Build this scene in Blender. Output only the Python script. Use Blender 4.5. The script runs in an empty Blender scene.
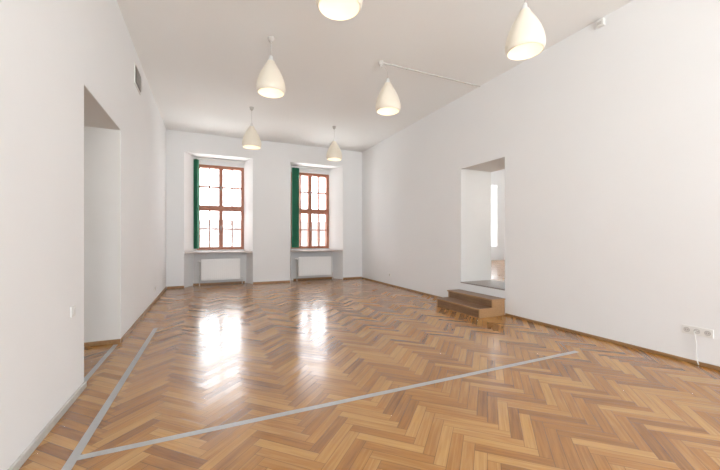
import bpy, bmesh, math, random
from mathutils import Vector, Matrix
random.seed(4)
scene=bpy.context.scene
H=3.97; XL=-0.95; XR=4.43; YB=9.65; YR=-2.8
# ---------------------------------------------------------------- materials
def newmat(name):
    m=bpy.data.materials.new(name); m.use_nodes=True
    return m, m.node_tree, m.node_tree.nodes['Principled BSDF']
def simple(name,col,rough=.5,metal=0,noise=0.0,nscale=8,bump=0.0,bscale=60,emis=None,es=0):
    m,nt,b=newmat(name)
    b.inputs['Roughness'].default_value=rough; b.inputs['Metallic'].default_value=metal
    tc=nt.nodes.new('ShaderNodeTexCoord')
    n=nt.nodes.new('ShaderNodeTexNoise'); n.inputs['Scale'].default_value=nscale; n.inputs['Detail'].default_value=5
    nt.links.new(tc.outputs['Object'],n.inputs['Vector'])
    mx=nt.nodes.new('ShaderNodeMix'); mx.data_type='RGBA'
    mx.inputs[6].default_value=(*[c*(1-noise) for c in col],1)
    mx.inputs[7].default_value=(*[min(1,c*(1+noise)) for c in col],1)
    nt.links.new(n.outputs['Fac'],mx.inputs[0]); nt.links.new(mx.outputs[2],b.inputs['Base Color'])
    if bump>0:
        n2=nt.nodes.new('ShaderNodeTexNoise'); n2.inputs['Scale'].default_value=bscale; n2.inputs['Detail'].default_value=3
        nt.links.new(tc.outputs['Object'],n2.inputs['Vector'])
        bp=nt.nodes.new('ShaderNodeBump'); bp.inputs['Strength'].default_value=bump; bp.inputs['Distance'].default_value=.01
        nt.links.new(n2.outputs['Fac'],bp.inputs['Height']); nt.links.new(bp.outputs['Normal'],b.inputs['Normal'])
    if emis:
        b.inputs['Emission Color'].default_value=(*emis,1); b.inputs['Emission Strength'].default_value=es
    return m
M_wall=simple('wall_paint',(.875,.885,.895),.75,noise=.03,nscale=.9,bump=.3,bscale=3)
M_ceil=simple('ceiling_paint',(.90,.908,.90),.85,noise=.012,nscale=1,bump=.1,bscale=4)
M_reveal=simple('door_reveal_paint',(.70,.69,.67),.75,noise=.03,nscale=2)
M_nicheshade=simple('niche_paint',(.72,.72,.72),.75,noise=.03,nscale=3)  # wall paint greyed, shade under the sills put into the colour
M_white=simple('white_enamel',(.93,.93,.93),.35,noise=.01)
M_plastic=simple('white_plastic',(.80,.80,.78),.4)
M_dark=simple('dark_plastic',(.03,.03,.03),.5)
M_grey=simple('grey_metal',(.35,.35,.35),.4,metal=.6)
M_frame=simple('window_frame_red_brown',(.36,.12,.06),.45,noise=.15,nscale=6)
M_green=simple('green_blind_fabric',(.018,.19,.10),.8,noise=.15,nscale=20)
M_sill=simple('sill_stone',(.52,.45,.41),.35,noise=.12,nscale=25)
M_vent=simple('vent_metal',(.60,.59,.57),.5)
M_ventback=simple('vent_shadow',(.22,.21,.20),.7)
M_skirt=simple('skirting_white_scuffed',(.50,.49,.46),.6,noise=.25,nscale=14)
M_tape=simple('grey_adhesive_tape',(.38,.38,.37),.4,noise=.14,nscale=30)
M_stone=simple('terrazzo_threshold',(.28,.25,.23),.45,noise=.7,nscale=45)
M_ext=simple('exterior_plaster',(.16,.16,.157),.9,noise=.1,nscale=.3)
M_roof=simple('exterior_roof',(.12,.11,.105),.9,noise=.2,nscale=.5)
M_extwin=simple('exterior_window_dark',(.09,.095,.10),.3)
M_bulb=simple('bulb_glow',(1,.9,.75),.5,emis=(1,.85,.65),es=1.6)

def wood(name,c1,c2,rough=.4,axis='X',sc=6):
    m,nt,b=newmat(name)
    tc=nt.nodes.new('ShaderNodeTexCoord'); mp=nt.nodes.new('ShaderNodeMapping')
    s=[sc*8]*3; s['XYZ'.index(axis)]=sc*.5; mp.inputs['Scale'].default_value=s
    n=nt.nodes.new('ShaderNodeTexNoise'); n.inputs['Scale'].default_value=1; n.inputs['Detail'].default_value=6; n.inputs['Distortion'].default_value=.4
    cr=nt.nodes.new('ShaderNodeValToRGB'); cr.color_ramp.elements[0].position=.3; cr.color_ramp.elements[1].position=.7
    cr.color_ramp.elements[0].color=(*c1,1); cr.color_ramp.elements[1].color=(*c2,1)
    nt.links.new(tc.outputs['Object'],mp.inputs[0]); nt.links.new(mp.outputs[0],n.inputs['Vector'])
    nt.links.new(n.outputs['Fac'],cr.inputs[0]); nt.links.new(cr.outputs[0],b.inputs['Base Color'])
    b.inputs['Roughness'].default_value=rough
    return m
M_base=wood('oak_skirting',(.22,.11,.04),(.33,.18,.075),.4,'Y')
M_stepside=wood('step_oak',(.32,.165,.07),(.44,.25,.11),.45,'Y')
M_steptop=wood('step_tread_dark',(.13,.062,.03),(.20,.11,.058),.4,'Y')
M_stepriser=wood('step_riser',(.16,.08,.038),(.25,.135,.064),.5,'Y')

# parquet
PL,PW=.42,.07
def parquet():
    m,nt,b=newmat('oak_herringbone_parquet'); N=nt.nodes.new; Lk=nt.links.new
    uv=N('ShaderNodeUVMap'); uv.uv_map='plank'; rn=N('ShaderNodeUVMap'); rn.uv_map='rnd'
    su=N('ShaderNodeSeparateXYZ'); Lk(uv.outputs[0],su.inputs[0])
    sr=N('ShaderNodeSeparateXYZ'); Lk(rn.outputs[0],sr.inputs[0])
    def mt(op,a,b_=None,c=None):
        n=N('ShaderNodeMath'); n.operation=op
        for i,v in enumerate((a,b_,c)):
            if v is None: continue
            if isinstance(v,(int,float)): n.inputs[i].default_value=v
            else: Lk(v,n.inputs[i])
        return n.outputs[0]
    u,v=su.outputs[0],su.outputs[1]; r1,r2=sr.outputs[0],sr.outputs[1]
    cx=N('ShaderNodeCombineXYZ'); Lk(mt('MULTIPLY_ADD',r1,37.0,mt('MULTIPLY',u,3.0)),cx.inputs[0]); Lk(mt('MULTIPLY_ADD',r2,53.0,mt('MULTIPLY',v,55.0)),cx.inputs[1])
    Lk(mt('MULTIPLY',r1,91.0),cx.inputs[2])
    n1=N('ShaderNodeTexNoise'); n1.inputs['Scale'].default_value=1; n1.inputs['Detail'].default_value=5; n1.inputs['Distortion'].default_value=.6
    Lk(cx.outputs[0],n1.inputs['Vector'])
    cr=N('ShaderNodeValToRGB'); e=cr.color_ramp.elements
    e[0].position=0; e[0].color=(.165,.056,.009,1); e[1].position=1; e[1].color=(.49,.255,.075,1)
    k=e.new(.5); k.color=(.335,.138,.026,1)
    fac=mt('ADD',mt('MULTIPLY_ADD',r2,.70,.04),mt('MULTIPLY',mt('SUBTRACT',n1.outputs['Fac'],.36),1.0))
    fac.node.use_clamp=True
    Lk(fac,cr.inputs[0])
    du=mt('MINIMUM',u,mt('SUBTRACT',PL,u)); dv=mt('MINIMUM',v,mt('SUBTRACT',PW,v)); d=mt('MINIMUM',du,dv)
    ln=N('ShaderNodeMapRange'); ln.inputs['From Min'].default_value=.0004; ln.inputs['From Max'].default_value=.0026
    ln.inputs['To Min'].default_value=.35; ln.inputs['To Max'].default_value=1.0
    Lk(d,ln.inputs['Value'])
    mx=N('ShaderNodeMix'); mx.data_type='RGBA'; mx.blend_type='MULTIPLY'; mx.inputs[0].default_value=1
    Lk(cr.outputs[0],mx.inputs[6]); Lk(ln.outputs[0],mx.inputs[7]); Lk(mx.outputs[2],b.inputs['Base Color'])
    tc=N('ShaderNodeTexCoord'); n2=N('ShaderNodeTexNoise'); n2.inputs['Scale'].default_value=2.2; n2.inputs['Detail'].default_value=4
    Lk(tc.outputs['Object'],n2.inputs['Vector'])
    Lk(mt('ADD',mt('MULTIPLY_ADD',r1,.10,.10),mt('MULTIPLY',n2.outputs['Fac'],.10)),b.inputs['Roughness'])
    t=mt('MULTIPLY',mt('SUBTRACT',r1,.5),mt('MULTIPLY',v,.017))
    t2=mt('MULTIPLY',mt('SUBTRACT',r2,.5),mt('MULTIPLY',u,.007))
    gap=mt('MULTIPLY',ln.outputs[0],.0003)
    hh=mt('ADD',mt('ADD',t,t2),gap)
    bp=N('ShaderNodeBump'); bp.inputs['Strength'].default_value=1; bp.inputs['Distance'].default_value=1
    Lk(hh,bp.inputs['Height']); Lk(bp.outputs[0],b.inputs['Normal'])
    b.inputs['Specular IOR Level'].default_value=.85
    return m
M_floor=parquet()

# glass
M_glass=bpy.data.materials.new('window_glass'); M_glass.use_nodes=True
nt=M_glass.node_tree; nt.nodes.clear()
o=nt.nodes.new('ShaderNodeOutputMaterial'); mxs=nt.nodes.new('ShaderNodeMixShader'); tr=nt.nodes.new('ShaderNodeBsdfTransparent'); gl=nt.nodes.new('ShaderNodeBsdfGlossy')
gl.inputs['Roughness'].default_value=.02; mxs.inputs[0].default_value=.06
nt.links.new(tr.outputs[0],mxs.inputs[1]); nt.links.new(gl.outputs[0],mxs.inputs[2]); nt.links.new(mxs.outputs[0],o.inputs[0])
M_shade=simple('opal_shade',(.76,.71,.61),.3,emis=(1,.80,.55),es=.11)

# ---------------------------------------------------------------- mesh builder
class MB:
    def __init__(s): s.v=[];s.f=[];s.m=[];s.sm=[]
    def add(s,vs,fs,mi=0,smooth=False):
        o=len(s.v); s.v+= [tuple(v) for v in vs]
        for f in fs: s.f.append([i+o for i in f]); s.m.append(mi); s.sm.append(smooth)
    def box(s,x0,x1,y0,y1,z0,z1,mi=0):
        vs=[(x0,y0,z0),(x1,y0,z0),(x1,y1,z0),(x0,y1,z0),(x0,y0,z1),(x1,y0,z1),(x1,y1,z1),(x0,y1,z1)]
        s.add(vs,[(0,3,2,1),(4,5,6,7),(0,1,5,4),(1,2,6,5),(2,3,7,6),(3,0,4,7)],mi)
    def prism(s,pts,z0,z1,mi=0):
        n=len(pts)
        a=sum(pts[i][0]*pts[(i+1)%n][1]-pts[(i+1)%n][0]*pts[i][1] for i in range(n))
        if a<0: pts=pts[::-1]
        vs=[(p[0],p[1],z0) for p in pts]+[(p[0],p[1],z1) for p in pts]
        fs=[tuple(range(n))[::-1],tuple(range(n,2*n))]+[(i,(i+1)%n,n+(i+1)%n,n+i) for i in range(n)]
        s.add(vs,fs,mi)
    def tube(s,path,r,mi=0,seg=10):
        path=[Vector(p) for p in path]; rings=[]
        for i,p in enumerate(path):
            d=(path[min(i+1,len(path)-1)]-path[max(i-1,0)]).normalized()
            a=Vector((0,0,1)) if abs(d.z)<.9 else Vector((1,0,0))
            e1=d.cross(a).normalized(); e2=d.cross(e1)
            rings.append([p+e1*r*math.cos(2*math.pi*k/seg)+e2*r*math.sin(2*math.pi*k/seg) for k in range(seg)])
        vs=[q for R in rings for q in R]; fs=[]
        for i in range(len(path)-1):
            for k in range(seg): fs.append((i*seg+k,i*seg+(k+1)%seg,(i+1)*seg+(k+1)%seg,(i+1)*seg+k))
        s.add(vs,fs,mi,True)
        s.add(rings[0],[tuple(range(seg))],mi); s.add(rings[-1],[tuple(range(seg))],mi)
    def lathe(s,prof,c,mi=0,seg=40):
        vs=[];fs=[];n=len(prof)
        for k in range(seg):
            a=2*math.pi*k/seg
            for r,z in prof: vs.append((c[0]+r*math.cos(a),c[1]+r*math.sin(a),c[2]+z))
        for k in range(seg):
            for i in range(n-1): fs.append((k*n+i,((k+1)%seg)*n+i,((k+1)%seg)*n+i+1,k*n+i+1))
        s.add(vs,fs,mi,True)
    def obj(s,name,mats,bevel=0,loc=(0,0,0),parent=None,fix=True):
        me=bpy.data.meshes.new(name); me.from_pydata(s.v,[],s.f)
        for m in mats: me.materials.append(m)
        for p,mi,sm in zip(me.polygons,s.m,s.sm): p.material_index=mi; p.use_smooth=sm
        if fix:
            bm=bmesh.new(); bm.from_mesh(me); bmesh.ops.recalc_face_normals(bm,faces=bm.faces); bm.to_mesh(me); bm.free()
        ob=bpy.data.objects.new(name,me); scene.collection.objects.link(ob); ob.location=loc
        if parent: ob.parent=parent
        if bevel:
            md=ob.modifiers.new('bevel','BEVEL'); md.width=bevel; md.segments=2; md.limit_method='ANGLE'
        return ob
def empty(name,loc):
    e=bpy.data.objects.new(name,None); e.location=loc; e.empty_display_size=.1; scene.collection.objects.link(e); return e

# ---------------------------------------------------------------- floors
def herring(name,x0,x1,y0,y1,z,ang=45,off=(0,0)):
    bm=bmesh.new(); uvl=bm.loops.layers.uv.new('plank'); rl=bm.loops.layers.uv.new('rnd')
    n=int(round(PL/PW)); R=Matrix.Rotation(math.radians(ang),3,'Z'); Ri=R.transposed()
    cs=[Ri@Vector((x,y,0)) for x in (x0,x1) for y in (y0,y1)]
    a0=int(min(c.x for c in cs)/PW)-2*n; a1=int(max(c.x for c in cs)/PW)+2*n
    b0=int(min(c.y for c in cs)/PW)-2*n; b1=int(max(c.y for c in cs)/PW)+2*n
    def put(gx,gy,w,h):
        cen=R@Vector(((gx+w/2)*PW,(gy+h/2)*PW,0))
        if not(x0-PL<cen.x<x1+PL and y0-PL<cen.y<y1+PL): return
        c=[(gx,gy),(gx+w,gy),(gx+w,gy+h),(gx,gy+h)]
        vs=[bm.verts.new((R@Vector((p[0]*PW,p[1]*PW,0)))+Vector((off[0],off[1],z))) for p in c]
        f=bm.faces.new(vs); r=(random.random(),random.random())
        if w>h: uv=[(0,0),(PL,0),(PL,PW),(0,PW)]
        else: uv=[(0,0),(0,PW),(PL,PW),(PL,0)]
        for l,q in zip(f.loops,uv): l[uvl].uv=q; l[rl].uv=r
    for y in range(b0,b1):
        s=y%(2*n)
        x=a0-((a0-s)%(2*n))
        while x<a1: put(x,y,n,1); x+=2*n
    for x in range(a0,a1):
        s=(x-2*n+1)%(2*n)
        y=b0-((b0-s)%(2*n))
        while y<b1: put(x,y,1,n); y+=2*n
    for co,no in (((x0,0,0),(-1,0,0)),((x1,0,0),(1,0,0)),((0,y0,0),(0,-1,0)),((0,y1,0),(0,1,0))):
        bmesh.ops.bisect_plane(bm,geom=bm.verts[:]+bm.edges[:]+bm.faces[:],plane_co=co,plane_no=no,clear_outer=True)
    me=bpy.data.meshes.new(name); bm.to_mesh(me); bm.free(); me.materials.append(M_floor)
    ob=bpy.data.objects.new(name,me); scene.collection.objects.link(ob); return ob
herring('floor',-1.6,4.6,-2.9,10.1,0)
herring('floor_adjacent',5.2,11.5,1.5,10.1,.42)

# ---------------------------------------------------------------- walls
w=MB(); Wt=.65
OY0,OY1,OZ=3.54,4.86,2.55
w.box(XL-Wt,XL,YR,OY0,0,H); w.box(XL-Wt,XL,OY1,YB+.7,0,H); w.box(XL-Wt,XL,OY0,OY1,OZ,H)
w.box(XL-Wt-.15,XL-Wt,OY0-.3,OY1+.3,0,H)
w.obj('wall_left',[M_wall])
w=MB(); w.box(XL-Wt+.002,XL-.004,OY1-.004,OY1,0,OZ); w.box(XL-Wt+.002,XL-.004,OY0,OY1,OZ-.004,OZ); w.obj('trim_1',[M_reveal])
w=MB(); DY0,DY1,DZ0,DZ1=4.05,5.10,.42,2.59; XO=5.2
w.box(XR,XO,YR,DY0,0,H); w.box(XR,XO,DY1,YB+.7,0,H); w.box(XR,XO,DY0,DY1,0,DZ0-.02); w.box(XR,XO,DY0,DY1,DZ1,H)
w.obj('wall_right',[M_wall])
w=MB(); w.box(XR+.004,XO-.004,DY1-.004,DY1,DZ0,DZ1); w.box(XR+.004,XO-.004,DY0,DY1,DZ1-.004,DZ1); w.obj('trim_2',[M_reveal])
w=MB(); w.box(XR-.01,XO,DY0,DY1,DZ0-.02,DZ0); w.obj('door_threshold',[M_stone])
WZ0,WZ1=.94,3.27; NZ=3.45; YW=YB+.5; YE=YB+.7
wins=[(-.55,1.13,-.27,.94),(2.15,3.785,2.29,3.50)]
for pts in ([(XL,YB),(wins[0][0],YB),(wins[0][2],YW),(wins[0][2],YE),(XL,YE)],
            [(wins[0][1],YB),(wins[1][0],YB),(wins[1][2],YW),(wins[1][2],YE),(wins[0][3],YE),(wins[0][3],YW)],
            [(wins[1][1],YB),(XR,YB),(XR,YE),(wins[1][3],YE),(wins[1][3],YW)]):
    w=MB(); w.prism(pts,0,H); w.obj('wall_back',[M_wall])
for a,b_,c,d in wins:
    w=MB(); w.box(a,b_,YB,YE,NZ,H); w.box(c,d,YW-.02,YE,WZ1,NZ); w.obj('wall_back',[M_wall])
    w=MB(); w.box(c-.2,d+.2,YB+.36,YE,0,WZ0-.08); w.box(c,d,YW-.02,YE,WZ0-.08,WZ0); w.obj('wall_back',[M_nicheshade])
rear_fill_wins=[(-.6,1.65),(1.95,4.2)]  # unseen windows behind the camera, added and enlarged as daylight fill
w=MB(); y0,y1=YR-.5,YR
for a,b_ in ((XL-Wt,rear_fill_wins[0][0]),(rear_fill_wins[0][1],rear_fill_wins[1][0]),(rear_fill_wins[1][1],XO)): w.box(a,b_,y0,y1,0,H)
for a,b_ in rear_fill_wins: w.box(a,b_,y0,y1,0,.7); w.box(a,b_,y0,y1,3.6,H)
w.obj('wall_rear',[M_wall])
# adjacent room
w=MB()
awins=[(6.0,7.4),(8.6,10.15)]  # first one is unseen, added to brighten this room
for a,b_ in ((XO,6.0),(7.4,8.6),(10.15,11.5)): w.box(a,b_,YB,YE,.42,H)
for a,b_ in awins: w.box(a,b_,YB,YE,.42,.95); w.box(a,b_,YB,YE,3.3,H)
for a,b_ in ((XO,6.0),(7.6,8.6),(10.2,11.5)): w.box(a,b_,1.2,1.5,0,H)
adj_fill_wins=[(6.0,7.6),(8.6,10.2)]  # unseen windows added to light this room and the door reveal
for a,b_ in adj_fill_wins: w.box(a,b_,1.2,1.5,0,1.0); w.box(a,b_,1.2,1.5,3.4,H)
w.box(11.5,11.8,1.2,YE,.0,H)
w.obj('wall_adjacent',[M_wall])
w=MB(); w.box(XL-Wt-.15,11.8,YR-.5,YE,H,H+.25); w.obj('ceiling',[M_ceil])

# ---------------------------------------------------------------- baseboards
w=MB(); w.box(XL,XL+.014,OY1,YB,0,.055); w.box(XL-Wt,XL,OY1-.018,OY1-.004,0,.05); w.obj('baseboard_left',[M_base],.003)
w=MB(); w.box(XL,XL+.02,YR,OY0,0,.05); w.obj('baseboard_left_front',[M_skirt],.004)
w=MB(); w.box(XR-.018,XR,YR,4.03,0,.035); w.box(XR-.018,XR,5.14,YB,0,.035); w.obj('baseboard_right',[M_base],.004)
w=MB()
for a,b_ in ((XL+.02,-.55),(1.13,2.15),(3.785,XR-.02)): w.box(a,b_,YB-.016,YB,0,.05)
for a,b_,c,d in wins: w.box(a+.18,b_-.18,YB+.344,YB+.36,0,.05)
w.obj('baseboard_back',[M_base],.003)

# ---------------------------------------------------------------- windows
def window(name,x0,x1,z0,z1,y,mat=M_frame,dirn=1,zt=2.09):
    w=MB(); cx=(x0+x1)/2
    def B(a,b_,c,d,ya,yb,mi=0):
        q=sorted((y+dirn*ya,y+dirn*yb)); w.box(a,b_,q[0],q[1],c,d,mi)
    fw=.045
    for k,oy in enumerate((0,.13)):
        B(x0,x0+fw,z0,z1,oy,oy+.06); B(x1-fw,x1,z0,z1,oy,oy+.06)
        B(x0+fw,x1-fw,z0,z0+fw,oy,oy+.06); B(x0+fw,x1-fw,z1-fw,z1,oy,oy+.06)
        B(x0+fw,x1-fw,zt-.045,zt+.045,oy,oy+.06); 
        B(cx-.025,cx+.025,z0+fw,zt-.045,oy-.004,oy+.06); B(cx-.025,cx+.025,zt+.045,z1-fw,oy-.004,oy+.06)
        for (a,b_) in ((x0+fw,cx-.025),(cx+.025,x1-fw)):
            for (c,d) in ((z0+fw,zt-.045),(zt+.045,z1-fw)):
                s=.028
                B(a,a+s,c,d,oy+.008,oy+.05); B(b_-s,b_,c,d,oy+.008,oy+.05); B(a+s,b_-s,c,c+s,oy+.008,oy+.05); B(a+s,b_-s,d-s,d,oy+.008,oy+.05)
                m=(a+b_)/2; zm=(c+d)/2; t=.016
                B(m-t,m+t,c+s,d-s,oy+.018,oy+.042); B(a+s,b_-s,zm-t,zm+t,oy+.016,oy+.044)
                if k==0: B(a+s,b_-s,c+s,d-s,oy+.029,oy+.031,1)
    for zz in (z0+.55,zt+.5):
        B(cx-.008,cx+.008,zz,zz+.11,-.035,-.022,2); B(cx-.006,cx+.006,zz+.05,zz+.062,-.022,0,2)
    return w.obj(name,[mat,M_glass,M_grey])
for i,(a,b_,c,d) in enumerate(wins): window('window_%d'%(i+1),c,d,WZ0,WZ1,YW)
for i,(a,b_) in enumerate(awins): window('window_%d'%(i+3),a,b_,.95,3.3,YB+.45,M_white)  # the first is the added fill window
for i,(a,b_) in enumerate(rear_fill_wins): window('window_%d'%(i+5),a,b_,.7,3.6,YR-.25,M_white,-1,2.2)
for i,(a,b_) in enumerate(adj_fill_wins): window('window_%d'%(i+7),a,b_,1.0,3.4,1.43,M_white,-1,2.2)

for i,(a,b_,c,d) in enumerate(wins):
    w=MB()
    w.prism([(a+.012,YB-.02),(b_-.012,YB-.02),(b_-.02,YB+.02),(d-.005,YW-.03),(c+.005,YW-.03),(a+.02,YB+.02)],.865,.90)
    w.obj('window_sill' ,[M_sill],.005)
    x0,x1=((-.16,.80),(2.42,3.42))[i]; y0=YB+.06; y1=YB+.16
    w=MB()
    w.box(x0,x1,y0,y0+.014,.15,.70); w.box(x0,x1,y1-.014,y1,.15,.70)
    w.box(x0,x0+.006,y0+.014,y1-.014,.17,.695); w.box(x1-.006,x1,y0+.014,y1-.014,.17,.695)
    nx=int((x1-x0)/.05)
    for k in range(nx):
        xx=x0+.025+k*(x1-x0-.05)/(nx-1); w.box(xx-.015,xx+.015,y0-.010,y0,.18,.67)
        w.box(xx-.006,xx+.006,y0+.014,y1-.014,.68,.696)
    w.box(x0,x1,y0+.004,y0+.012,.695,.704); w.box(x0,x1,y1-.012,y1-.004,.695,.704)
    w.tube([(x1,y0+.05,.20),(x1+.06,y0+.05,.20),(x1+.06,y0+.05,.0)],.010,2)
    w.tube([(x0,y0+.05,.65),(x0-.05,y0+.05,.65)],.018)
    w.tube([(x0-.05,y0+.05,.65),(x0-.09,y0+.05,.65)],.022,1)
    w.tube([(x0-.04,y0+.05,.65),(x0-.04,y0+.05,.0)],.010,2)
    for xx in (x0+.15,x1-.15): w.box(xx-.015,xx+.015,y1,YB+.355,.2,.64)
    w.obj('radiator',[M_white,M_plastic,M_vent],.002)
    w=MB()
    yb=YB+.42
    w.box(c-.02,d+.03,yb-.025,yb+.02,3.385,3.425,1)
    bx0,bx1=((-.33,-.235),(2.31,2.49))[i]
    n=12; a0_=(72,112)[i]
    for k in range(n):
        xx=bx0+(bx1-bx0)*k/(n-1); an=math.radians(a0_+6*math.sin(k*2.1)); hw=.045
        dx,dy=hw*math.cos(an),hw*math.sin(an); t=.0012
        w.prism([(xx-dx-t,yb-.04-dy),(xx-dx+t,yb-.04-dy),(xx+dx+t,yb-.04+dy),(xx+dx-t,yb-.04+dy)],.975,3.37,0)
        w.box(xx-.003,xx+.003,yb-.043,yb-.037,3.37,3.39,1)
    w.tube([(bx0-.02,yb-.05,3.38),(bx0-.022,yb-.055,2.2),(bx0-.02,yb-.05,1.3)],.0025,1,6)
    w.obj('vertical_blind',[M_green,M_plastic])

# ---------------------------------------------------------------- steps
w=MB()
X0,XM,X1=3.87,4.14,XR-.02; Y0,Y1=4.035,5.12; h1,h2=.145,.275; t=.022
w.box(X0-.012,XM+.01,Y0-.008,Y1+.008,h1-t,h1,1)
w.box(XM-.014,X1,Y0-.008,Y1+.008,h2-t,h2,1)
for ya,yb in ((Y0,Y0+.02),(Y1-.02,Y1)):
    w.box(X0,XM,ya,yb,0,h1-t,0); w.box(XM,X1,ya,yb,0,h2-t,0)
w.box(X0+.012,X0+.028,Y0+.02,Y1-.02,0,h1-t,2); w.box(XM+.006,XM+.022,Y0+.02,Y1-.02,h1,h2-t,2)
w.box(X0-.018,X0-.012,Y0-.008,Y1+.008,h1-t,h1+.001,0); w.box(XM-.020,XM-.014,Y0-.008,Y1+.008,h2-t,h2+.001,0)
w.box(X0-.012,XM+.0,Y0-.013,Y0-.008,h1-t,h1+.001,0); w.box(XM-.014,X1,Y0-.013,Y0-.008,h2-t,h2+.001,0)
w.obj('wooden_steps',[M_stepside,M_steptop,M_stepriser],.0015)

# ---------------------------------------------------------------- pendant lamps
prof=[(.172,0),(.184,.014),(.192,.04),(.194,.07),(.191,.105),(.183,.145),(.171,.185),(.155,.23),(.136,.27),(.115,.31),(.094,.345),(.075,.377),(.060,.404),(.048,.43)]
inner=[(r-.006,z) for r,z in prof][::-1]
prof_full=prof+[(.036,.435)]+inner+[prof[0]]
lamps=[(.78,4.66,0,0,0),(.83,7.30,0,0,-.08),(2.52,4.54,-.09,.06,-.02),(2.80,7.72,0,0,-.05),(3.02,2.50,0,0,-.02),(.99,2.61,0,0,-.06)]
for (x,y,hx,hy,dz) in lamps:
    ZB=3.22+dz
    e=empty('pendant_lamp',(x,y,ZB))
    s=MB(); s.lathe(prof_full,(0,0,0)); s.obj('shade',[M_shade],parent=e,fix=True)
    s=MB(); s.lathe([(.001,.50),(.020,.50),(.024,.49),(.026,.44),(.048,.436),(.048,.424),(.030,.42),(.028,.34),(.001,.34)],(0,0,0),seg=24); s.obj('socket_cap',[M_plastic],parent=e)
    s=MB(); zc=H-ZB
    s.tube([(0,0,.50),(hx*.05,hy*.05,.6),(hx*.5,hy*.5,zc-.07),(hx,hy,zc-.04)],.004,0,8); s.obj('cord',[M_vent],parent=e)
    s=MB(); s.lathe([(.001,-.075),(.012,-.075),(.016,-.06),(.034,-.045),(.045,-.012),(.046,0),(.001,0)],(hx,hy,zc),seg=24); s.lathe([(.017,-.058),(.024,-.055),(.024,-.048),(.017,-.045)],(hx,hy,zc),1,20); s.obj('ceiling_rose',[M_vent,M_grey],parent=e)
    s=MB(); s.lathe([(.001,.14),(.02,.143),(.036,.16),(.042,.19),(.036,.225),(.02,.27),(.018,.34),(.001,.34)],(0,0,0),seg=20); s.obj('bulb',[M_bulb],parent=e)
    l=bpy.data.lights.new('bulb_light','POINT'); l.energy=1.4; l.color=(1,.82,.60); l.shadow_soft_size=.05
    lo=bpy.data.objects.new('bulb_light',l); scene.collection.objects.link(lo); lo.parent=e; lo.location=(0,0,.09)
w=MB(); w.box(2.43,XR,4.592,4.608,H-.014,H)
for xx in (2.9,3.5,4.1): w.box(xx-.010,xx+.010,4.585,4.615,H-.017,H)
w.obj('ceiling_cable_conduit',[M_vent],.002)

# ---------------------------------------------------------------- small things
w=MB(); w.box(XL,XL+.012,5.65,6.1,3.45,3.74)
w.box(XL+.012,XL+.016,5.68,6.07,3.48,3.71,1)
for k in range(9):
    z=3.487+k*.025; w.add([(XL+.016,5.68,z+.012),(XL+.016,6.07,z+.012),(XL+.03,6.07,z),(XL+.03,5.68,z),(XL+.016,5.68,z+.015),(XL+.016,6.07,z+.015),(XL+.03,6.07,z+.003),(XL+.03,5.68,z+.003)],[(0,1,2,3),(4,5,6,7),(2,3,7,6),(0,1,5,4)],0)
w.obj('air_vent_grille',[M_plastic,M_ventback])
def outlet(name,x,y,z,sx,n=1,cable=False):
    w=MB(); g=.078
    w.box(*sorted((x,x+sx*.012)),y-n*g/2,y+n*g/2,z-.041,z+.041)
    for k in range(n):
        yc=y-n*g/2+g*(k+.5)
        seg=18
        def disc(r0,r1,xa,mi):
            vs=[(xa,yc+r*math.cos(2*math.pi*i/seg),z+r*math.sin(2*math.pi*i/seg)) for r in (r0,r1) for i in range(seg)]
            w.add(vs,[(i,(i+1)%seg,seg+(i+1)%seg,seg+i) for i in range(seg)],mi)
        disc(.0,.021,x+sx*.0125,2); disc(.021,.024,x+sx*.0135,3)
        for dy in (-.009,.009): w.box(*sorted((x+sx*.0125,x+sx*.0135)),yc+dy-.003,yc+dy+.003,z-.003,z+.003,1)
    if cable:
        yc=y+.01
        w.tube([(x+sx*.016,yc,z),(x+sx*.04,yc,z-.005),(x+sx*.045,yc-.005,z-.04),(x+sx*.03,yc-.012,z-.12),(x+sx*.03,yc-.010,z-.2),(x+sx*.035,yc-.02,z-.28),(x+sx*.03,yc-.03,.008)],.005,0)
    w.obj(name,[M_plastic,M_dark,M_vent,M_grey],.002)
outlet('wall_outlet',XR,1.67,.33,-1,3,True)
outlet('wall_outlet',XR,7.87,.28,-1,1)
outlet('wall_outlet',XL,7.72,.25,1,1)
w=MB(); w.box(XL,XL+.01,3.23,3.31,.65,.73); w.box(XL+.01,XL+.015,3.245,3.295,.665,.715); w.obj('light_switch',[M_plastic],.002)
w=MB(); w.box(XR-.05,XR,2.52,2.60,3.86,3.94); w.box(XR-.056,XR-.05,2.535,2.585,3.875,3.91,1); w.obj('motion_sensor',[M_plastic,M_vent],.006)

w=MB()
w.box(-.70,3.72,2.385,2.435,.0005,.0016); w.obj('floor_tape',[M_tape])
w=MB(); w.prism([(-.735,1.2),(-.685,1.2),(-.635,5.45),(-.685,5.45)],.0016,.0026); w.obj('floor_tape',[M_tape])
w=MB(); w.box(-1.01,-.965,3.62,4.80,.0005,.0016); w.obj('floor_tape',[M_tape])

zt=1.2
w=MB(); w.box(-16,22,38,46,-9,zt,0); w.add([(-16.5,37.5,zt),(22.5,37.5,zt),(22.5,42,zt+2.2),(-16.5,42,zt+2.2),(22.5,46.5,zt),(-16.5,46.5,zt)],[(0,1,2,3),(3,2,4,5),(0,3,5),(1,4,2)],1)
for k in range(15):
    for r in range(3): w.box(-14.8+k*2.5,-13.6+k*2.5,37.95,38,-7.9+r*3.1,-6.1+r*3.1,2)
w.obj('exterior_building',[M_ext,M_roof,M_extwin])

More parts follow.
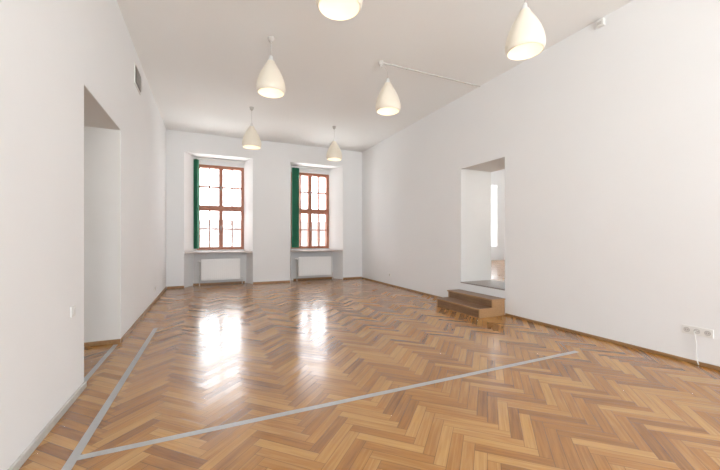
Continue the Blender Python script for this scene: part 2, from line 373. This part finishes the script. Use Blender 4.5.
# ---------------------------------------------------------------- world + portals
wd=bpy.data.worlds.new('overcast_sky'); scene.world=wd; wd.use_nodes=True
nt=wd.node_tree; bg=nt.nodes['Background']; bg.inputs[1].default_value=10.6
tc=nt.nodes.new('ShaderNodeTexCoord'); sp=nt.nodes.new('ShaderNodeSeparateXYZ'); mr=nt.nodes.new('ShaderNodeValToRGB')
nt.links.new(tc.outputs['Generated'],sp.inputs[0])
ma=nt.nodes.new('ShaderNodeMath'); ma.operation='MULTIPLY_ADD'; ma.inputs[1].default_value=.5; ma.inputs[2].default_value=.5
nt.links.new(sp.outputs[2],ma.inputs[0]); nt.links.new(ma.outputs[0],mr.inputs[0])
mr.color_ramp.elements[0].position=.46; mr.color_ramp.elements[0].color=(1.55,1.55,1.5,1)  # below the horizon: extra brightness added to lift the ceiling
mr.color_ramp.elements[1].position=.52; mr.color_ramp.elements[1].color=(.94,.97,1,1)
nt.links.new(mr.outputs[0],bg.inputs[0])
def portal(x0,x1,z0,z1,y,sgn):
    l=bpy.data.lights.new('window_portal','AREA'); l.shape='RECTANGLE'; l.size=x1-x0; l.size_y=z1-z0; l.cycles.is_portal=True
    o=bpy.data.objects.new('window_portal',l); scene.collection.objects.link(o); o.location=((x0+x1)/2,y,(z0+z1)/2)
    o.rotation_euler=(math.radians(-90 if sgn<0 else 90),0,0)
for a,b_,c,d in wins: portal(c,d,WZ0,WZ1,YE+.01,-1)
for a,b_ in awins: portal(a,b_,.95,3.3,YE+.01,-1)
for a,b_ in rear_fill_wins: portal(a,b_,.7,3.6,YR-.51,1)
for a,b_ in adj_fill_wins: portal(a,b_,1.0,3.4,1.19,1)

# ---------------------------------------------------------------- camera
cd=bpy.data.cameras.new('camera'); cam=bpy.data.objects.new('camera',cd); scene.collection.objects.link(cam)
cd.sensor_width=36; cd.lens=337/720*36; cd.shift_y=3.5/720; cd.clip_start=.02
cam.location=(0,0,1.25); cam.rotation_euler=(math.radians(90),0,-math.radians(24.3))
scene.camera=cam
scene.view_settings.view_transform='Standard'
scene.view_settings.exposure=0
scene.view_settings.gamma=1.13
